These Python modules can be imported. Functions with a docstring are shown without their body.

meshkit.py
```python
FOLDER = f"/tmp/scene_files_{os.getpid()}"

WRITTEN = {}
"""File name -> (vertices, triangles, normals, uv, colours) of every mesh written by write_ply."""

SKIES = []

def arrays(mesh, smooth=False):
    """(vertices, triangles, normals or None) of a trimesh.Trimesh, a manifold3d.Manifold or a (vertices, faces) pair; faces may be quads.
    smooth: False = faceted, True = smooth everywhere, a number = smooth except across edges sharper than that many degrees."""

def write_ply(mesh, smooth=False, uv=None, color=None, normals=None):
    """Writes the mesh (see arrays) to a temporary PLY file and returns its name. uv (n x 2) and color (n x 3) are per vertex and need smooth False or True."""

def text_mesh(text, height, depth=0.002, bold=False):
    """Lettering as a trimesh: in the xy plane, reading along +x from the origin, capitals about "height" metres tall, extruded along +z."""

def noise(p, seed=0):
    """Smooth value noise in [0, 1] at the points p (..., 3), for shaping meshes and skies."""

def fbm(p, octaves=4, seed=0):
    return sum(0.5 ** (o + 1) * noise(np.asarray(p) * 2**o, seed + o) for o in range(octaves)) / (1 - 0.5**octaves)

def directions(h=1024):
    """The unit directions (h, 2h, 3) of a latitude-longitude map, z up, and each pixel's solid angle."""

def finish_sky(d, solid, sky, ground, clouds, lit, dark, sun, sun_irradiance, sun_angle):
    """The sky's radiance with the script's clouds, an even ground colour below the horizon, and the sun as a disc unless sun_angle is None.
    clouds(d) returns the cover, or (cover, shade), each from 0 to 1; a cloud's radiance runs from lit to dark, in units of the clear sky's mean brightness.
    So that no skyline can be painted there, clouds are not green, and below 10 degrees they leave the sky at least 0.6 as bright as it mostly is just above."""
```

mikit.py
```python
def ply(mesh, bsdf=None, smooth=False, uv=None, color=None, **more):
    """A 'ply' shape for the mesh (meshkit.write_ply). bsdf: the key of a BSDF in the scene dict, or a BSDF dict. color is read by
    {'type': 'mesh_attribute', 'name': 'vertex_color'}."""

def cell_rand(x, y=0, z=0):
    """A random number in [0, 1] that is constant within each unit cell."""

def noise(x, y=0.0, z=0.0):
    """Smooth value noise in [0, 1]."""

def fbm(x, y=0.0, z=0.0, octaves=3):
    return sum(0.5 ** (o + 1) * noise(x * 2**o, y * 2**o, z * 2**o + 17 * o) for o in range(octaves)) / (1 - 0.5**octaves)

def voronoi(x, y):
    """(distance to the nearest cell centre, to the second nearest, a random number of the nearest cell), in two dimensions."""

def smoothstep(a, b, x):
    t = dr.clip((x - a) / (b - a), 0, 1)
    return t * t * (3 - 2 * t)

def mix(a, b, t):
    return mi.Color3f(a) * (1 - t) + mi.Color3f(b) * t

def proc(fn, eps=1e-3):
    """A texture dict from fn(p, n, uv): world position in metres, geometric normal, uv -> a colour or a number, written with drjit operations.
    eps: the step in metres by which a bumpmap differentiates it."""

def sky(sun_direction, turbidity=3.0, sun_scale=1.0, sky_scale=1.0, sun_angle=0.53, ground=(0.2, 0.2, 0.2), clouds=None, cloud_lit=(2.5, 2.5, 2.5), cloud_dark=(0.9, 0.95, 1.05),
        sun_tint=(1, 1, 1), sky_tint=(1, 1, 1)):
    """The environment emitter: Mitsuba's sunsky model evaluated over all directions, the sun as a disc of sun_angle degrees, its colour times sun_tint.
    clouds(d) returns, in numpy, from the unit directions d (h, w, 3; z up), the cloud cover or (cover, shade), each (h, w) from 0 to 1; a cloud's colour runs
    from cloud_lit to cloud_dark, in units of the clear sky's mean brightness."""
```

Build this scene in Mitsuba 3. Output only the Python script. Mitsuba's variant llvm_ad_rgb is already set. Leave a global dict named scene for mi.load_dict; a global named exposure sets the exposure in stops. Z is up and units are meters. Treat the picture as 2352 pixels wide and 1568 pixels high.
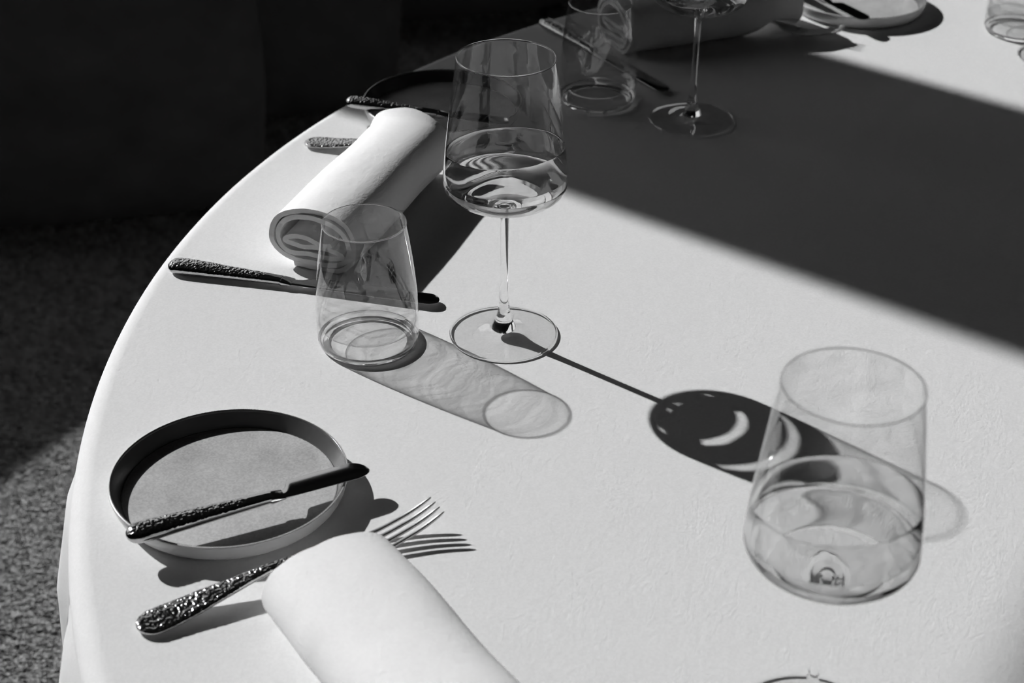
import sys
sys.path.insert(0, '/opt/lang')
import math
import numpy as np
import trimesh
import mitsuba as mi
import mikit
import meshkit
from scipy.interpolate import CubicSpline, PchipInterpolator

T = mi.ScalarTransform4f
scene, labels = {}, {}
rng = np.random.default_rng(7)

# ------------------------------------------------------------------ camera, sky, sun, exposure
TABLE_Z = 0.75
F_PX, PITCH, ROLL, EYE = 3844.94, 0.545214, 0.0130595, np.array([0, 0, 0.638 + TABLE_Z])
fw = np.array([0, math.cos(PITCH), -math.sin(PITCH)])
right = np.array([1.0, 0, 0])
up0 = np.cross(right, fw)
upv = -math.sin(ROLL) * right + math.cos(ROLL) * up0
scene['camera'] = {
    'type': 'thinlens', 'fov': math.degrees(2 * math.atan(1176 / F_PX)), 'fov_axis': 'x',
    'aperture_radius': 0.0028, 'focus_distance': 1.20, 'near_clip': 0.05, 'far_clip': 100.0,
    'to_world': T().look_at(origin=EYE.tolist(), target=(EYE + fw).tolist(), up=upv.tolist())}

SUN_AZ, SUN_EL = math.radians(180 - 38.53), math.radians(33.2)
SUN = [math.cos(SUN_EL) * math.cos(SUN_AZ), math.cos(SUN_EL) * math.sin(SUN_AZ), math.sin(SUN_EL)]
SUN_RGB = np.array([20594.3, 16406.9, 11255.8])
TINT = (16000.0 / SUN_RGB).tolist()           # a black and white photograph: neutral sunlight
scene['sky'] = mikit.sky(SUN, turbidity=3.0, sun_scale=1.0, sky_scale=1.0, sun_angle=0.62, ground=(0.12, 0.12, 0.12),
                         clouds=lambda d: np.ones(d.shape[:2]), cloud_lit=(2.3, 2.3, 2.3), cloud_dark=(2.3, 2.3, 2.3), sun_tint=TINT)
exposure = 2.12

# ------------------------------------------------------------------ materials (all neutral greys)


def rgb(v):
    return {'type': 'rgb', 'value': [float(v)] * 3}


def twosided(b):
    return {'type': 'twosided', 'bsdf': b}


def cloth_fn(p, n, uv):
    return mi.Color3f(0.74 + 0.03 * (mikit.fbm(p.x * 9, p.y * 9, p.z * 9) - 0.5) + 0.05 * (mikit.noise(p.x * 900, p.y * 900, p.z * 900) - 0.5))


def weave_fn(p, n, uv):
    return 0.5 * mikit.noise(p.x * 1300, p.y * 1300, p.z * 1300) + 0.5 * mikit.noise(p.x * 600 + 7, p.y * 600, p.z * 600)


def napkin_fn(p, n, uv):
    return mi.Color3f(0.91 + 0.04 * (mikit.noise(p.x * 800, p.y * 800, p.z * 800) - 0.5))


def carpet_fn(p, n, uv):
    tuft = mikit.noise(p.x * 600 + 3 * mikit.noise(p.x * 50, p.y * 50), p.y * 600)
    row = mikit.noise(p.x * 150, p.y * 620)
    c = 0.5 * tuft + 0.5 * row
    return mi.Color3f(0.012 + 0.35 * mikit.smoothstep(0.34, 0.68, c))


def carpet_h(p, n, uv):
    return mikit.noise(p.x * 600 + 3 * mikit.noise(p.x * 50, p.y * 50), p.y * 600) + 0.6 * mikit.noise(p.x * 150, p.y * 620)


def velvet_fn(p, n, uv):
    return mi.Color3f(0.05 + 0.04 * mikit.fbm(p.x * 14, p.y * 14, p.z * 14))


def well_fn(p, n, uv):
    blot = mikit.fbm(p.x * 38, p.y * 38, p.z * 20, octaves=4)
    grain = mikit.noise(p.x * 950, p.y * 950)
    return mi.Color3f(0.40 + 0.22 * (blot - 0.5) + 0.10 * (grain - 0.5))


def cords_fn(p, n, uv):
    # faint cords in the blown glass: slanting rings of slightly denser glass
    w = p.z * 320 + 30 * p.x + 4 * mikit.noise(p.x * 60, p.y * 60, p.z * 40)
    c = mikit.noise(w, 3.3) * 0.6 + 0.4 * mikit.noise(w * 2.3, 9.1)
    return mi.Color3f(0.76 + 0.22 * mikit.smoothstep(0.25, 0.75, c))


def swirl_fn(p, n, uv):
    # soft swirls in the blown glass
    a = mikit.fbm(p.x * 45, p.y * 45, p.z * 45)
    c = mikit.noise(p.x * 60 + 9 * a, p.y * 60 - 7 * a, p.z * 110 + 10 * a)
    return mi.Color3f(0.90 + 0.09 * mikit.smoothstep(0.2, 0.7, c))


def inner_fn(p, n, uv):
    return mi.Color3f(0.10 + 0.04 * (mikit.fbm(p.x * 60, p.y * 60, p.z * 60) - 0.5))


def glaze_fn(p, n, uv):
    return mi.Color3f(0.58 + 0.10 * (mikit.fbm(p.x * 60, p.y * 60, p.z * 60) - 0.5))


scene['mat_cloth'] = twosided({'type': 'bumpmap', 'arbitrary': mikit.proc(weave_fn, eps=3e-4), 'scale': 0.00018,
                               'bsdf': {'type': 'diffuse', 'reflectance': mikit.proc(cloth_fn)}})
scene['mat_napkin'] = twosided({'type': 'bumpmap', 'arbitrary': mikit.proc(weave_fn, eps=3e-4), 'scale': 0.00018,
                                'bsdf': {'type': 'diffuse', 'reflectance': mikit.proc(napkin_fn)}})
scene['mat_carpet'] = twosided({'type': 'bumpmap', 'arbitrary': mikit.proc(carpet_h, eps=5e-4), 'scale': 0.002,
                                'bsdf': {'type': 'diffuse', 'reflectance': mikit.proc(carpet_fn)}})
scene['mat_velvet'] = twosided({'type': 'principled', 'base_color': mikit.proc(velvet_fn), 'roughness': 0.9, 'specular': 0.1, 'sheen': 1.0})
scene['mat_leg'] = twosided({'type': 'principled', 'base_color': rgb(0.02), 'roughness': 0.5})
scene['mat_glaze'] = twosided({'type': 'principled', 'base_color': mikit.proc(glaze_fn), 'roughness': 0.22, 'specular': 0.5})
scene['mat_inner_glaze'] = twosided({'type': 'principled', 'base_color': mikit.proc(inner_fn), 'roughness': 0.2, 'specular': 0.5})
scene['mat_well'] = twosided({'type': 'principled', 'base_color': mikit.proc(well_fn), 'roughness': 0.55, 'specular': 0.35})
scene['mat_silver'] = twosided({'type': 'principled', 'base_color': rgb(0.50), 'metallic': 1.0, 'roughness': 0.12})
scene['mat_tine'] = twosided({'type': 'principled', 'base_color': rgb(0.62), 'metallic': 1.0, 'roughness': 0.27})
scene['mat_blade'] = twosided({'type': 'principled', 'base_color': rgb(0.48), 'metallic': 1.0, 'roughness': 0.10})
scene['mat_glass'] = {'type': 'dielectric', 'int_ior': 1.52, 'ext_ior': 1.0}
scene['mat_wine_sheet'] = {'type': 'thindielectric', 'int_ior': 1.45, 'ext_ior': 1.0, 'specular_transmittance': mikit.proc(swirl_fn)}
scene['mat_tumbler_sheet'] = {'type': 'thindielectric', 'int_ior': 1.5, 'ext_ior': 1.0, 'specular_transmittance': mikit.proc(cords_fn)}
scene['mat_foot_sheet'] = {'type': 'thindielectric', 'int_ior': 1.5, 'ext_ior': 1.0, 'specular_transmittance': rgb(0.99)}
scene['mat_pane'] = {'type': 'thindielectric', 'int_ior': 1.5, 'ext_ior': 1.0}
scene['mat_wall'] = twosided({'type': 'diffuse', 'reflectance': rgb(0.09)})
scene['mat_frame'] = twosided({'type': 'diffuse', 'reflectance': rgb(0.10)})
scene['mat_wood'] = twosided({'type': 'principled', 'base_color': rgb(0.15), 'roughness': 0.5})

# ------------------------------------------------------------------ mesh helpers


def grid_mesh(P, closed_u=False, closed_v=False):
    """P (nu, nv, 3) -> trimesh with quads split."""
    nu, nv = P.shape[:2]
    i = np.arange(nu if closed_u else nu - 1)
    j = np.arange(nv if closed_v else nv - 1)
    I, J = np.meshgrid(i, j, indexing='ij')
    a, b = I * nv + J, ((I + 1) % nu) * nv + J
    c, d = ((I + 1) % nu) * nv + (J + 1) % nv, I * nv + (J + 1) % nv
    f = np.concatenate([np.stack([a, b, c], -1).reshape(-1, 3), np.stack([a, c, d], -1).reshape(-1, 3)])
    m = trimesh.Trimesh(P.reshape(-1, 3), f, process=False)
    m.merge_vertices(digits_vertex=7)
    m.update_faces(m.nondegenerate_faces())
    m.remove_unreferenced_vertices()
    return m


def outward(m):
    m.fix_normals()
    if m.is_watertight and m.volume < 0:
        m.invert()
    return m


def lathe(profile, n=128, closed=False):
    p = np.asarray(profile, float)
    a = np.arange(n) * 2 * np.pi / n
    P = np.stack([p[:, None, 0] * np.cos(a), p[:, None, 0] * np.sin(a), np.broadcast_to(p[:, None, 1], (len(p), n))], -1)
    return grid_mesh(P, closed_u=closed, closed_v=True)


def spline_profile(pts, per=10):
    """A smooth curve through the points, parametrised by chord length."""
    pts = np.asarray(pts, float)
    d = np.r_[0, np.cumsum(np.maximum(np.linalg.norm(np.diff(pts, axis=0), axis=1), 1e-9) ** 0.5)]
    t = np.concatenate([np.linspace(d[k], d[k + 1], per, endpoint=False) for k in range(len(d) - 1)] + [[d[-1]]])
    return CubicSpline(d, pts, axis=0)(t)


def torus(R, z, r, n=128, k=12):
    a = np.arange(k) * 2 * np.pi / k
    return outward(lathe(np.stack([R + r * np.cos(a), z + r * np.sin(a)], -1), n, closed=True))


def box(sx, sy, sz, c=(0, 0, 0)):
    m = trimesh.creation.box((sx, sy, sz))
    m.apply_translation(c)
    return m


def cat(*ms):
    return trimesh.util.concatenate(list(ms))


PLY = {}


def shape(mesh, mat, smooth, M):
    key = id(mesh)
    if key not in PLY:
        PLY[key] = (mikit.ply(mesh, mat, smooth=smooth), mesh)
    return {**PLY[key][0], 'to_world': M}


USED = set()


def number(name):
    k, i = name, 0
    while k in USED:
        i += 1
        k = f'{name}_{i:03d}'
    USED.add(k)
    return k


def place(x, y, z=0.0, deg=0.0, pitch=0.0):
    """On the table top: z above the cloth, turned by deg about the vertical, raised by pitch degrees towards its far end."""
    return T().translate([x, y, TABLE_Z + z]).rotate([0, 0, 1], deg).rotate([0, 1, 0], -pitch)


def thing(name, parts, M, label, category, group=None):
    """parts: list of (part name, mesh, material, smooth[, label])."""
    k = number(name)
    labels[k] = {'label': label, 'category': category}
    if group:
        labels[k]['group'] = group
    for part, mesh, mat, smooth, *lab in parts:
        key = number(f'{k}__{part}') if part else k
        scene[key] = shape(mesh, mat, smooth, M)
        if lab:
            labels[key] = {'label': lab[0]}
    return k


def struct(name, mesh, mat, M=None, smooth=False):
    USED.add(name)
    scene[name] = {**mikit.ply(mesh, mat, smooth=smooth), **({'to_world': M} if M is not None else {})}
    labels[name] = {'kind': 'structure'}


# ------------------------------------------------------------------ the room: x along the window wall, y outwards through it
ROOM = T().translate([-1.25, 3.2, 0]).rotate([0, 0, 1], 60)
X0, X1, Y0, CEIL = -5.0, 5.2, -6.4, 3.2
WX0, WX1, SILL, HEAD = -2.1, 1.6, 0.745, 2.629
VX0, VX1 = 3.0, 4.4
PX0, PX1, PBOT = -0.681, -0.247, 1.35
struct('floor', box(X1 - X0 + 0.4, -Y0 + 0.4, 0.1, ((X0 + X1) / 2, Y0 / 2, -0.05)), 'mat_carpet', ROOM)
struct('ceiling', box(X1 - X0 + 0.4, -Y0 + 0.4, 0.1, ((X0 + X1) / 2, Y0 / 2, CEIL + 0.05)), 'mat_wall', ROOM)
wall = cat(box(X1 - X0 + 0.4, 0.2, SILL, ((X0 + X1) / 2, 0.1, SILL / 2)),
           box(X1 - X0 + 0.4, 0.2, CEIL - HEAD, ((X0 + X1) / 2, 0.1, (HEAD + CEIL) / 2)),
           box(WX0 - X0 + 0.2, 0.2, HEAD - SILL, ((X0 - 0.2 + WX0) / 2, 0.1, (SILL + HEAD) / 2)),
           box(VX0 - WX1, 0.2, HEAD - SILL, ((VX0 + WX1) / 2, 0.1, (SILL + HEAD) / 2)),
           box(X1 - VX1 + 0.2, 0.2, HEAD - SILL, ((X1 + 0.2 + VX1) / 2, 0.1, (SILL + HEAD) / 2)),
           box(PX1 - PX0, 0.02, HEAD - PBOT, ((PX0 + PX1) / 2, 0.05, (PBOT + HEAD) / 2)))
struct('wall_left', wall, 'mat_wall', ROOM)
struct('wall_back', box(0.2, -Y0, CEIL, (X1 + 0.1, Y0 / 2, CEIL / 2)), 'mat_wall', ROOM)
struct('wall_front', box(0.2, -Y0, CEIL, (X0 - 0.1, Y0 / 2, CEIL / 2)), 'mat_wall', ROOM)
struct('wall_right', box(X1 - X0 + 0.4, 0.2, CEIL, ((X0 + X1) / 2, Y0 - 0.1, CEIL / 2)), 'mat_wall', ROOM)


def window(n, a, b):
    w, h, c, m = b - a, HEAD - SILL, (a + b) / 2, (SILL + HEAD) / 2
    fr = cat(box(0.05, 0.06, h, (a + 0.025, 0.15, m)), box(0.05, 0.06, h, (b - 0.025, 0.15, m)),
             box(w - 0.1, 0.06, 0.05, (c, 0.15, SILL + 0.025)), box(w - 0.1, 0.06, 0.05, (c, 0.15, HEAD - 0.025)))
    USED.add(f'window_{n}')
    labels[f'window_{n}'] = {'kind': 'structure'}
    scene[f'window_{n}__frame'] = {**mikit.ply(fr, 'mat_frame'), 'to_world': ROOM}
    v = np.array([[a + 0.05, 0.15, SILL + 0.05], [b - 0.05, 0.15, SILL + 0.05], [b - 0.05, 0.15, HEAD - 0.05], [a + 0.05, 0.15, HEAD - 0.05]])
    scene[f'window_{n}__pane'] = {**mikit.ply((v, np.array([[0, 1, 2], [0, 2, 3]])), 'mat_pane'), 'to_world': ROOM}


window(1, WX0, WX1)
window(2, VX0, VX1)

# ------------------------------------------------------------------ table and cloth
TC, TR = np.array([0.636867, 1.020569]), 0.9326


def make_cloth():
    na, R = 720, TR - 0.006
    prof = [(r, 0.0, 0.0) for r in np.linspace(0.0, R - 0.01, 40)]
    for k in range(0, 9):
        a = k / 8 * math.pi / 2
        prof.append((R - 0.010 + 0.016 * math.sin(a), -0.016 * (1 - math.cos(a)), 0.0))
    for z in np.linspace(0.03, 0.50, 40):
        prof.append((R + 0.006, -z, z))
    prof = np.array(prof)
    a = np.arange(na) * 2 * np.pi / na
    A, P = np.meshgrid(a, np.arange(len(prof)))
    r, z, d = prof[P, 0], prof[P, 1], prof[P, 2]
    # folds of the hanging part: they begin just under the edge and widen downwards
    deep = np.clip(d / 0.10, 0, 1) ** 0.9 * (0.7 + 0.6 * np.clip(d / 0.5, 0, 1))
    A0 = math.radians(188.5)
    ph = 34 * (A - A0) + math.pi / 2 + 1.2 * np.sin(3 * (A - A0))
    fold = np.sin(ph + 0.5 * np.sin(ph)) * 0.5 + 0.5
    r = r + deep * (0.028 * fold ** 1.3 + 0.004 * np.sin(9 * A)) + 0.012 * np.clip(d / 0.5, 0, 1)
    lift = np.zeros_like(r)
    X, Y = TC[0] + r * np.cos(A), TC[1] + r * np.sin(A)
    # faint creases that run in from the edge near the front plate
    for (x0, y0, x1, y1, h, w) in ((-0.27, 0.90, -0.13, 0.965, 0.0005, 0.004), (-0.272, 0.86, -0.20, 0.90, 0.0004, 0.004)):
        ux, uy = x1 - x0, y1 - y0
        L = math.hypot(ux, uy)
        s, t = ((X - x0) * ux + (Y - y0) * uy) / L, (-(X - x0) * uy + (Y - y0) * ux) / L
        lift += h * np.exp(-(t / w) ** 2) * np.clip(1 - np.abs(s / L - 0.4) / 0.6, 0, 1) * (d < 0.001)
    lift += 0.0006 * (meshkit.fbm(np.stack([X * 5, Y * 5, 0 * X], -1), 3, 3) - 0.5) * (r < TR)
    return grid_mesh(np.stack([X, Y, TABLE_Z + z + lift], -1), closed_v=True)


thing('tablecloth', [('', make_cloth(), 'mat_cloth', True)], T(), 'smooth white cloth spread over the round table and hanging down its side', 'tablecloth')
top = outward(lathe([(0, -0.035), (TR - 0.03, -0.035), (TR - 0.02, -0.03), (TR - 0.02, -0.008), (TR - 0.03, -0.003), (0, -0.003)], 96))
ped = outward(lathe(np.vstack([spline_profile([(0.30, 0.03), (0.12, 0.06), (0.06, 0.14), (0.055, 0.45), (0.09, 0.64), (0.22, 0.714)], 6)]), 48))
base = outward(lathe([(0, 0.001), (0.34, 0.001), (0.345, 0.01), (0.33, 0.028), (0, 0.034)], 64))
thing('round_table', [('tabletop', top, 'mat_wood', False)], T().translate([TC[0], TC[1], TABLE_Z]), 'large round dining table hidden under the white cloth', 'table')
for part, mesh in (('pedestal', ped), ('base', base)):
    scene[number('round_table__' + part)] = shape(mesh, 'mat_wood', 40, T().translate([TC[0], TC[1], 0]))

# ------------------------------------------------------------------ chairs


def superellipse(a, b, n, e):
    t = np.arange(n) * 2 * np.pi / n
    c, s = np.cos(t), np.sin(t)
    return np.stack([a * np.sign(c) * np.abs(c) ** (2 / e), b * np.sign(s) * np.abs(s) ** (2 / e)], -1)


def pad(a, b, z0, z1, round_, n=96, e=6.0, bulge=0.02, seed=0):
    """A stuffed block: superelliptic plan, rounded top and bottom edges, slightly bulging sides."""
    zs, ss = [], []
    for k in range(9):
        q = k / 8 * math.pi / 2
        zs.append(z0 + round_ * (1 - math.cos(q))); ss.append(round_ * (math.sin(q) - 1))
    for k in range(1, 12):
        zs.append(z0 + round_ + (z1 - z0 - 2 * round_) * k / 12); ss.append(bulge * math.sin(math.pi * k / 12))
    for k in range(9):
        q = k / 8 * math.pi / 2
        zs.append(z1 - round_ + round_ * math.sin(q)); ss.append(round_ * (math.cos(q) - 1))
    rows = [np.zeros((n, 3)) + [0, 0, z0]]
    for z, s in zip(zs, ss):
        p = superellipse(a + s, b + s, n, e)
        rows.append(np.c_[p, np.full(n, z)])
    rows.append(np.zeros((n, 3)) + [0, 0, z1])
    P = np.array(rows)
    w = meshkit.fbm(P * 9 + seed * 7.7, 3, seed) - 0.5
    P[1:-1, :, :2] *= (1 + 0.035 * w[1:-1, :, None])
    return outward(grid_mesh(P, closed_v=True))


chair_body = pad(0.30, 0.185, 0.03, 0.54, 0.09, e=4.5, bulge=0.006, seed=1)
chair_seat = pad(0.295, 0.182, 0.541, 0.61, 0.032, bulge=0.006, seed=2)
chair_back = pad(0.05, 0.185, 0.612, 0.86, 0.045, e=4.0, bulge=0.004, seed=3)
chair_back.apply_translation([-0.245, 0, 0])
legs = [cat(box(0.04, 0.04, 0.036, (sx * 0.22, sy * 0.11, 0.018))) for sx in (-1, 1) for sy in (-1, 1)]


def chair(x, y, deg, label):
    thing('upholstered_chair', [('seat_base', chair_body, 'mat_velvet', 40), ('seat_cushion', chair_seat, 'mat_velvet', 40), ('backrest', chair_back, 'mat_velvet', 40)]
          + [('leg', m, 'mat_leg', False) for m in legs], T().translate([x, y, 0]).rotate([0, 0, 1], deg), label, 'chair', 'dark velvet chairs behind the table')


chair(-0.755, 2.745, 14, 'black velvet upholstered chair at the left edge, nearest of the row behind the table')
chair(-0.545, 3.19, 14, 'black velvet upholstered chair, second of the row, between the other two')
chair(-0.155, 3.78, 16, 'black velvet upholstered chair farthest away, behind the far water tumbler')

# ------------------------------------------------------------------ wine glasses


def wine_parts():
    # solid stem with its trumpet shaped root
    stem = spline_profile([(0.0088, 0.0058), (0.0089, 0.0068), (0.0076, 0.0100), (0.0056, 0.0150), (0.0042, 0.0225), (0.0032, 0.034), (0.00285, 0.055), (0.00285, 0.080), (0.0031, 0.096), (0.0036, 0.1012)], 8)
    stem = outward(lathe(np.vstack([[0, 0.0052], [0.0084, 0.0053], stem, [0, 0.1012]]), 64))
    # thin foot: a shallow cone, with a rounded solid edge
    foot = lathe(spline_profile([(0.0090, 0.0062), (0.0112, 0.0048), (0.0140, 0.0040), (0.018, 0.0030), (0.028, 0.0022), (0.0392, 0.0016)], 8), 160)
    edge = torus(0.0393, 0.0012, 0.0008, 192)
    # thin outer skin of the bowl
    low_pts = [(0.0034, 0.1034), (0.012, 0.1050), (0.022, 0.1082), (0.0320, 0.1122), (0.0395, 0.1168), (0.0430, 0.1215), (0.0437, 0.1285)]
    full = np.vstack([spline_profile(low_pts, 10)[:-1], spline_profile([(0.0437, 0.1285), (0.0434, 0.136), (0.0419, 0.152), (0.0393, 0.174), (0.0366, 0.196), (0.0336, 0.2166)], 14)])
    wall_ = lathe(full, 192)
    arc = np.r_[0, np.cumsum(np.linalg.norm(np.diff(full, axis=0), axis=1))]
    along = CubicSpline(arc, full, axis=0)
    slope = along.derivative()

    def layer(s0, s1, seed, far0=0.0, far1=0.0, wav=0.0015):
        """A thicker layer of clear glass inside the skin, between two wavy rings; far0, far1 widen or narrow it on one side, as uneven blowing does."""
        A = np.arange(240) * 2 * np.pi / 240
        f = [meshkit.fbm(np.stack([np.cos(A) * 2.5, np.sin(A) * 2.5, 0 * A + seed + k * 9], -1), 3, seed + k) - 0.5 for k in (0, 1)]
        side = 0.5 + 0.5 * np.cos(A + math.radians(50))
        a_, b_ = s0 + far0 * side + wav * f[0], s1 + far1 * side + wav * f[1]
        q = (1 - np.cos(np.linspace(0, np.pi, 26))) / 2
        S_ = a_[:, None] + (b_ - a_)[:, None] * q
        p, t = along(S_), slope(S_)
        nrm = np.stack([-t[..., 1], t[..., 0]], -1)
        nrm /= np.linalg.norm(nrm, axis=-1, keepdims=True)
        thick = 0.00052 + 0.00060 * np.clip(4 * q * (1 - q), 0, 1) ** 0.7
        prof = np.concatenate([p + nrm * 0.00030, (p + nrm * thick[:, None])[:, ::-1]], 1)
        return outward(grid_mesh(np.stack([prof[..., 0] * np.cos(A)[:, None], prof[..., 0] * np.sin(A)[:, None], prof[..., 1]], -1), closed_u=True, closed_v=True))

    layers = cat(layer(0.0085, 0.0262, 1), layer(0.0275, 0.0500, 2, 0.0040, -0.0010), layer(0.0512, 0.0700, 3, 0.0045, 0.0080))
    button = outward(lathe(np.vstack([[0, 0.1015], [0.0034, 0.1020], spline_profile([(0.0036, 0.1042), (0.0072, 0.1050), (0.0082, 0.1056), (0.0074, 0.1064), (0.0060, 0.1068), (0.0040, 0.1074), (0.0, 0.1080)], 8)]), 64))
    rim = torus(0.0336, 0.2168, 0.00055, 192)
    return [('bowl', wall_, 'mat_wine_sheet', True), ('bowl_lining', layers, 'mat_glass', 35), ('button', button, 'mat_glass', 35), ('rim', rim, 'mat_glass', True),
            ('stem', stem, 'mat_glass', 35), ('foot', foot, 'mat_foot_sheet', True), ('foot_edge', edge, 'mat_glass', True)]


WINE = wine_parts()


def wine(x, y, label):
    thing('wine_glass', WINE, place(x, y, 0.0004), label, 'wine glass', 'empty wine glasses')


wine(-0.00627, 1.06149, 'empty tall wine glass in focus, standing right of the near water tumbler')
wine(0.15973, 0.65869, 'empty wine glass closest to the camera, blurred, at lower right')
wine(0.166, 1.458, 'empty wine glass standing in the dark band of shade, its rim out of the frame')
wine(0.5575, 1.6295, 'wine glass of which only the edge of the foot shows at the right border')

# ------------------------------------------------------------------ tumblers


def tumbler_parts():
    prof = spline_profile([(0.0335, 0.0003), (0.0355, 0.0016), (0.0368, 0.0050), (0.0371, 0.0090), (0.0372, 0.020), (0.0370, 0.032), (0.0358, 0.050), (0.0337, 0.070), (0.0296, 0.0970)], 12)
    wall_ = lathe(prof, 192)
    rim = torus(0.0296, 0.0972, 0.00055, 160)
    heel_out = spline_profile([(0.0336, 0.0006), (0.0348, 0.0010), (0.0357, 0.0022), (0.0362, 0.0038), (0.0364, 0.0052)], 8)
    heel_in = spline_profile([(0.03585, 0.0052), (0.0351, 0.0044), (0.0338, 0.0038), (0.0320, 0.0034)], 8)
    heel = outward(lathe(np.vstack([[0.0280, 0.0006], heel_out, heel_in]), 192, closed=True))
    floor_ = lathe(spline_profile([(0.0, 0.0146), (0.010, 0.0142), (0.020, 0.0130), (0.0290, 0.0128), (0.0335, 0.0150), (0.0358, 0.0185)], 6), 128)
    return [('wall', wall_, 'mat_tumbler_sheet', True), ('rim', rim, 'mat_glass', True), ('heel', heel, 'mat_glass', 30), ('glass_floor', floor_, 'mat_foot_sheet', True)]


TUMB = tumbler_parts()


def tumbler(x, y, label):
    thing('water_tumbler', TUMB, place(x, y, 0.0004), label, 'tumbler', 'empty water tumblers')


tumbler(-0.1052, 1.049, 'empty water tumbler in focus, before the rolled napkin and over the knife tip')
tumbler(0.0788, 1.5035, 'empty water tumbler standing in the band of shade, left of the rolled napkin')
tumbler(0.5365, 1.7037, 'empty water tumbler in sunlight at the upper right border')

# ------------------------------------------------------------------ plates


def plate_parts():
    R = 0.0757
    out = spline_profile([(0.0, 0.0004), (0.050, 0.0004), (0.0655, 0.0006), (0.0700, 0.0018), (0.0725, 0.0048), (0.0742, 0.0090), (0.0752, 0.0130), (0.0752, 0.0144), (0.0742, 0.0149)], 8)
    ring = spline_profile([(0.0742, 0.0149), (0.0734, 0.0143), (0.0728, 0.0110), (0.0717, 0.0072), (0.0701, 0.0048), (0.0680, 0.0040)], 8)
    body = outward(lathe(np.vstack([out, [[0.0736, 0.0142], [0.0680, 0.0030], [0.0, 0.0030]]]), 192))
    inner = outward(lathe(np.vstack([ring, [[0.0680, 0.0032], [0.0732, 0.0136]]]), 192, closed=True))
    well = outward(lathe([(0.0, 0.0031), (0.0679, 0.0031), (0.0679, 0.0040), (0.0672, 0.0043), (0.0, 0.0043)], 160))
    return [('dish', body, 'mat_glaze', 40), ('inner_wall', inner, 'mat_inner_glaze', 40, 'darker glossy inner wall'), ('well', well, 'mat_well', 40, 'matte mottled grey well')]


PLATE = plate_parts()


def plate(x, y, label):
    thing('bread_plate', PLATE, place(x, y, 0.0002), label, 'plate', 'small stoneware plates')


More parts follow.
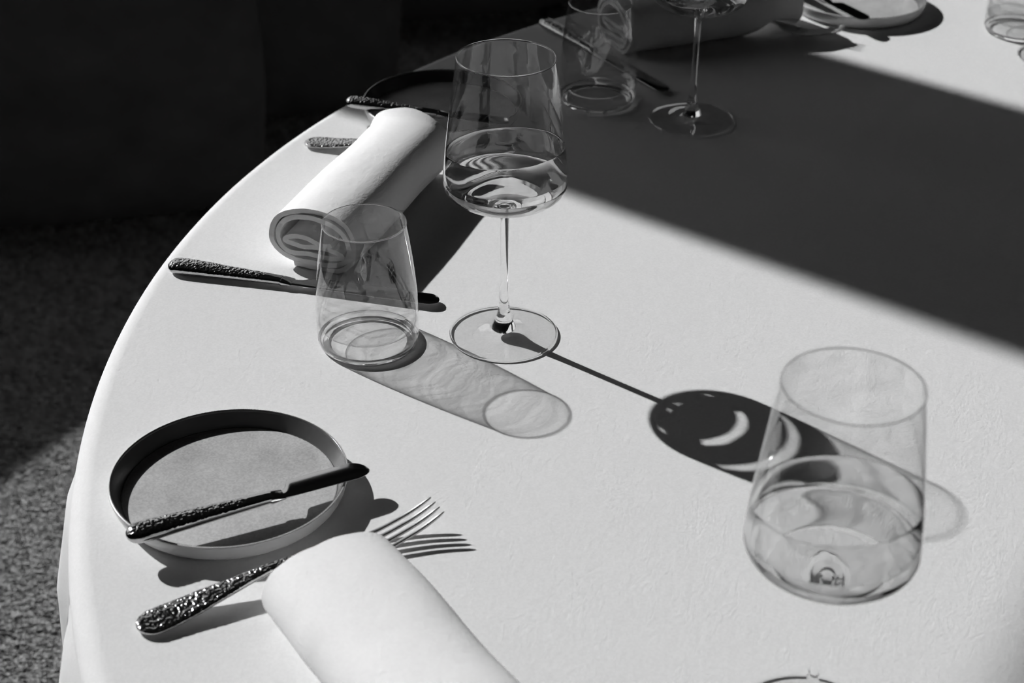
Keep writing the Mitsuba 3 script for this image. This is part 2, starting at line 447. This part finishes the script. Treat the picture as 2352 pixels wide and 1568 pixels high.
plate(-0.1780, 0.8610, 'small grey stoneware plate with upright rim, nearest the camera at lower left')
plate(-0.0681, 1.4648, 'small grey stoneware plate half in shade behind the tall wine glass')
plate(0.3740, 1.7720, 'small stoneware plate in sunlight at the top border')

# ------------------------------------------------------------------ cutlery (local x from handle end to tip)


def bar(xs, hw, zc, ht, nc=64, e=2.6, hammer=0.0, cell=0.0026, ends=True, hammer_x=None, seed=0):
    """A bar swept along x: half width hw(x), centre height zc(x), half thickness ht(x); its upper side may be hammered."""
    t = np.arange(nc) * 2 * np.pi / nc
    c, s = np.cos(t), np.sin(t)
    cy, cz = np.sign(c) * np.abs(c) ** (2 / e), np.sign(s) * np.abs(s) ** (2 / e)
    X, HW, ZC, HT = (np.asarray(v)[:, None] for v in (xs, hw, zc, ht))
    Y, Z = HW * cy, HT * cz
    if hammer:
        grain = 2.4 * (meshkit.fbm(np.stack([(X + 0 * Y) / cell, Y / cell, 0 * Y + seed], -1), 2, seed) - 0.5)
        m = np.clip((cz - 0.15) / 0.35, 0, 1) * np.clip(HW / 0.004, 0, 1)
        if hammer_x is not None:
            m = m * np.clip((hammer_x - X) / 0.004, 0, 1)
        Z = Z + m * hammer * grain
    P = np.stack([X + 0 * Y, Y, Z + ZC], -1)
    if ends:
        P = np.concatenate([P[:1] * [1, 0, 0] + np.array([0, 0, 1]) * P[:1, :, 2:].mean(1, keepdims=True) + 0 * P[:1], P,
                            P[-1:] * [1, 0, 0] + np.array([0, 0, 1]) * P[-1:, :, 2:].mean(1, keepdims=True)])
    return outward(grid_mesh(P, closed_v=True))


def pc(x, y):
    return PchipInterpolator(x, y)


def round_start(x, L):
    return np.sqrt(np.clip(1 - np.clip((L - x) / L, 0, 1) ** 2, 0, 1))


def knife_parts(Lh, L, w0, w1, blade_w, seed):
    """Handle, collar and blade of a knife lying on its side."""
    xs = np.r_[np.linspace(0, 0.004, 10) ** 1, np.linspace(0.0045, Lh, 320)]
    xs[:10] = 0.004 * (np.linspace(0, 1, 10) ** 2)
    hw = pc([0, 0.012, 0.03, 0.06, Lh], [w0 * 0.93, w0, w0 * 0.92, w0 * 0.72, w1])(xs) * np.maximum(round_start(xs, 0.008), 0.02)
    ht = pc([0, 0.015, 0.05, Lh], [0.0040, 0.0048, 0.0040, 0.0030])(xs) * np.maximum(round_start(xs, 0.005), 0.03)
    handle = bar(xs, hw, np.full_like(xs, 0.0048), ht, 128, 2.5, hammer=0.00028, cell=0.0013, hammer_x=Lh - 0.014, seed=seed)
    xb = np.linspace(Lh - 0.002, Lh + 0.009, 30)
    hb = pc([xb[0], Lh + 0.001, Lh + 0.004, xb[-1]], [w1 * 0.9, w1 * 1.12, w1 * 1.12, w1 * 1.15])(xb)
    tb = pc([xb[0], Lh + 0.001, Lh + 0.003, xb[-1]], [0.0022, 0.0031, 0.0028, 0.0009])(xb)
    collar = bar(xb, hb, np.full_like(xb, 0.0044), tb, 48, 2.6)
    x = np.r_[np.linspace(Lh + 0.007, L - 0.02, 40), L - 0.02 * (1 - np.linspace(0, 1, 50)[1:]) ** 2.0]
    u = (x - x[0]) / (L - x[0])
    tip = (L - x) / (blade_w * 0.62)                                   # the last stretch rounds off
    tipr = np.where(tip < 1, np.sqrt(np.clip(1 - (1 - tip) ** 2, 0.0004, 1)), 1.0)
    lo = np.full_like(u, -w1 * 0.98)                                   # the straight back
    hi = pc([0, 0.05, 0.16, 0.5, 1], [w1 * 0.95, w1 * 0.98, blade_w - w1 * 1.06, blade_w - w1, blade_w - w1])(u)
    axis = lo + 0.36 * (hi - lo)
    lo, hi = axis + (lo - axis) * tipr, axis + (hi - axis) * tipr
    tt = np.arange(40) * 2 * np.pi / 40
    P = np.stack([x[:, None] + 0 * tt, ((lo + hi) / 2)[:, None] + ((hi - lo) / 2)[:, None] * np.cos(tt), 0.0044 + (0.0010 * np.maximum(tipr, 0.2))[:, None] * np.sin(tt) * (1 - 0.35 * np.cos(tt))], -1)
    P = np.concatenate([np.broadcast_to(P[:1].mean(1, keepdims=True), P[:1].shape), P, np.broadcast_to(P[-1:].mean(1, keepdims=True), P[:1].shape)])
    blade = outward(grid_mesh(P, closed_v=True))
    return [('handle', handle, 'mat_silver', 50, 'hammered silver handle'), ('collar', collar, 'mat_silver', 40), ('blade', blade, 'mat_blade', 50, 'smooth polished blade')]


TABLE_KNIFE = knife_parts(0.0945, 0.2205, 0.0090, 0.0048, 0.0165, 1)
BUTTER_KNIFE = knife_parts(0.0905, 0.1580, 0.0080, 0.0044, 0.0180, 2)


def fork_parts():
    L = 0.1955
    zc = pc([0, 0.02, 0.05, 0.088, 0.115, 0.135, 0.150, 0.172, L], [0.0030, 0.0042, 0.0082, 0.0128, 0.0110, 0.0062, 0.0042, 0.0080, 0.0166])
    xs = np.r_[0.006 * np.linspace(0, 1, 12) ** 2, np.linspace(0.0065, 0.118, 380)]
    hw = pc([0, 0.012, 0.03, 0.06, 0.088, 0.118], [0.0100, 0.0110, 0.0098, 0.0062, 0.0036, 0.0030])(xs) * np.maximum(round_start(xs, 0.011), 0.02)
    ht = pc([0, 0.05, 0.118], [0.0016, 0.0019, 0.0020])(xs) * np.maximum(round_start(xs, 0.003), 0.05)
    handle = bar(xs, hw, zc(xs), ht, 128, 3.0, hammer=0.00028, cell=0.0013, hammer_x=0.112, seed=5)
    xh = np.linspace(0.116, 0.1465, 40)
    hwh = pc([0.116, 0.122, 0.130, 0.138, 0.1465], [0.0030, 0.0038, 0.0082, 0.0106, 0.0112])(xh)
    head = bar(xh, hwh, zc(xh), np.full_like(xh, 0.0013), 48, 3.4)
    parts = [('handle', handle, 'mat_silver', 50, 'hammered silver handle'), ('head', head, 'mat_silver', 40)]
    for k, y0 in enumerate((-0.0096, -0.0032, 0.0032, 0.0096)):
        xt = np.r_[np.linspace(0.144, 0.185, 30), np.linspace(0.1855, L, 16)]
        w = pc([0.144, 0.160, 0.185, L - 0.002, L], [0.0017, 0.00145, 0.0012, 0.0008, 0.0003])(xt)
        tine = bar(xt, w, zc(xt), np.minimum(0.0011, w * 1.1), 20, 2.6)
        tine.vertices[:, 1] += y0 * (1 - 0.12 * np.clip((tine.vertices[:, 0] - 0.15) / 0.045, 0, 1))
        parts.append(('tine', tine, 'mat_tine', 40))
    return parts


FORK = fork_parts()

thing('table_knife', TABLE_KNIFE, place(-0.2700, 1.1535, 0.0002, -14.1), 'silver table knife with hammered handle, lying behind the tumbler in focus', 'knife', 'table knives')
thing('table_knife', TABLE_KNIFE, place(0.0285, 1.7031, 0.0002, -58.4), 'silver table knife in the band of shade, behind the shaded tumbler', 'knife', 'table knives')
thing('butter_knife', BUTTER_KNIFE, place(-0.2285, 0.7910, 0.0143, 27.8, -0.9), 'silver butter knife laid across the plate nearest the camera', 'butter knife', 'butter knives')
thing('butter_knife', BUTTER_KNIFE, place(-0.1573, 1.4488, 0.0143, -16.8, -0.3), 'silver butter knife laid across the plate behind the tall wine glass', 'butter knife', 'butter knives')
thing('butter_knife', BUTTER_KNIFE, place(0.2890, 1.8215, 0.0143, -61.0, -0.3), 'silver butter knife laid across the plate at the top border', 'butter knife', 'butter knives')
thing('table_fork', FORK, place(-0.2110, 0.7270, 0.0002, 31.6), 'silver fork with hammered handle, under the napkin nearest the camera', 'fork', 'table forks')
thing('table_fork', FORK, place(-0.1900, 1.3920, 0.0002, -15.7), 'silver fork whose handle sticks out left of the sunlit rolled napkin', 'fork', 'table forks')
thing('table_fork', FORK, place(0.1655, 1.7470, 0.0002, -25.5), 'silver fork whose tines show at the end of the shaded rolled napkin', 'fork', 'table forks')

# ------------------------------------------------------------------ rolled napkins


def napkin_mesh(L, seed, sx=1.0, sz=1.0):
    key = np.array([(0.018, 0.0262), (-0.004, 0.0268), (-0.020, 0.0264), (-0.0252, 0.0232), (-0.018, 0.0204), (0.004, 0.0202), (0.020, 0.0192), (0.0262, 0.0162), (0.019, 0.0136), (-0.002, 0.0136), (-0.019, 0.0126),
                    (-0.0285, 0.0172), (-0.0315, 0.0270), (-0.0260, 0.0385), (-0.010, 0.0460), (0.008, 0.0465), (0.025, 0.0400), (0.0325, 0.0270), (0.0300, 0.0140), (0.019, 0.0076), (0.0, 0.0070), (-0.021, 0.0072), (-0.0328, 0.0150),
                    (-0.0362, 0.0275), (-0.0300, 0.0425), (-0.012, 0.0512), (0.009, 0.0516), (0.029, 0.0442), (0.0372, 0.0280), (0.0345, 0.0120), (0.022, 0.0024), (0.0, 0.0021), (-0.018, 0.0022)]) * 0.97
    d = np.r_[0, np.cumsum(np.linalg.norm(np.diff(key, axis=0), axis=1))]
    n = 420
    u = np.linspace(0, d[-1], n)
    c = CubicSpline(d, key, axis=0)(u)
    tang = np.gradient(c, axis=0)
    tang /= np.linalg.norm(tang, axis=1, keepdims=True)
    nor = np.stack([-tang[:, 1], tang[:, 0]], -1)
    r2 = np.random.default_rng(seed)
    wav = meshkit.fbm(np.stack([u * 55, 0 * u + seed, 0 * u], -1), 3, seed) - 0.5
    c = c + nor * (0.0018 * wav * np.clip(1 - u / d[-1] * 1.0, 0.15, 1))[:, None]
    c = c * [sx, sz]
    th = 0.00205
    loop = np.concatenate([c + nor * th, (c - nor * th)[::-1]])
    uu = np.concatenate([u, u[::-1]])
    ys = np.r_[0, 0.0006, 0.002, 0.005, np.linspace(0.009, L - 0.009, 36), L - 0.005, L - 0.002, L - 0.0006, L]
    e0 = 0.0065 * (meshkit.fbm(np.stack([uu * 34, 0 * uu, 0 * uu + 3], -1), 3, seed + 1) - 0.5)
    e1 = 0.0060 * (meshkit.fbm(np.stack([uu * 40, 0 * uu + 5, 0 * uu], -1), 2, seed + 2) - 0.5)
    rows = []
    cen = np.array([0, 0.025])
    for y in ys:
        f0, f1 = max(0, 1 - y / 0.03), max(0, 1 - (L - y) / 0.03)
        k = 1 + 0.02 * math.sin(9 * y / L + seed) - 0.02 * f1
        p = loop.copy()
        bump = meshkit.fbm(np.stack([uu * 14, 0 * uu + y * 20, 0 * uu + seed], -1), 3, seed + 4) - 0.5
        p = cen + (p - cen) * (np.array([k, 1.0]) * (1 + 0.05 * bump)[:, None])
        p[:, 1] = np.maximum(p[:, 1], 0.0001)
        rows.append(np.c_[p[:, 0], y + f0 * e0 + f1 * e1, p[:, 1]])
    P = np.array(rows)
    m = grid_mesh(P, closed_v=True)
    N = loop.shape[0]
    caps = []
    for base_, flip in ((0, 1), ((len(ys) - 1) * N, -1)):
        i = np.arange(n - 1)
        a, b, c2, d2 = i, i + 1, N - 2 - i, N - 1 - i
        f = np.concatenate([np.stack([a, b, c2], -1), np.stack([a, c2, d2], -1)])
        v = P[0 if base_ == 0 else -1]
        caps.append(trimesh.Trimesh(v, f if flip > 0 else f[:, ::-1], process=False))
    return cat(m, *caps)


NAP = napkin_mesh(0.200, 11)
NAP_B = napkin_mesh(0.205, 23)
NAP_C = napkin_mesh(0.205, 31, 1.10, 0.88)


def under(px, py, deg, xs, hs):
    """What a napkin lies over: points along a fork or knife with the height of its upper side."""
    a = math.radians(deg)
    return np.stack([px + np.asarray(xs) * math.cos(a), py + np.asarray(xs) * math.sin(a), np.asarray(hs)], -1)


FX = np.linspace(0.0, 0.15, 60)
FORK_TOP = pc([0, 0.02, 0.05, 0.088, 0.115, 0.135, 0.150], [0.0050, 0.0064, 0.0106, 0.0152, 0.0134, 0.0082, 0.0060])(FX)


def napkin(mesh, x, y, deg, label, *over):
    """The roll's near end at (x, y), pointing along deg; its underside gives way over what it lies on."""
    a = math.radians(deg - 90)
    m = mesh.copy()
    v = np.array(m.vertices)
    wx, wy = x + v[:, 0] * math.cos(a) - v[:, 1] * math.sin(a), y + v[:, 0] * math.sin(a) + v[:, 1] * math.cos(a)
    H = np.full(len(v), 0.0004)
    for o, wide in over:
        d = np.hypot(wx[:, None] - o[:, 0], wy[:, None] - o[:, 1])
        k = d.argmin(1)
        t = np.clip((d[np.arange(len(v)), k] - wide) / 0.022, 0, 1)
        H = np.maximum(H, (o[k, 2] + 0.0008) * (1 - t * t * (3 - 2 * t)))
    v[:, 2] = H + v[:, 2] * (1 - H / 0.075)
    m.vertices = v
    thing('rolled_napkin', [('', m, 'mat_napkin', 45)], place(x, y, 0, deg - 90), label, 'napkin', 'rolled white napkins')


napkin(NAP, -0.1570, 1.1560, 70.6, 'white cloth napkin rolled up behind the tumbler in focus, its folded end showing',
       (under(-0.2700, 1.1535, -14.1, np.linspace(0.09, 0.22, 50), np.full(50, 0.0066)), 0.011), (under(-0.1900, 1.3920, -15.7, FX, FORK_TOP), 0.009))
napkin(NAP_C, -0.1030, 0.7535, -57.0, 'white cloth napkin nearest the camera, lying over the fork at the lower border', (under(-0.2110, 0.7270, 31.6, FX, FORK_TOP), 0.009))
napkin(NAP_B, 0.1000, 1.6420, 23.8, 'rolled white cloth napkin lying in the band of shade beside the far tumbler', (under(0.1655, 1.7470, -25.5, FX, FORK_TOP), 0.009))
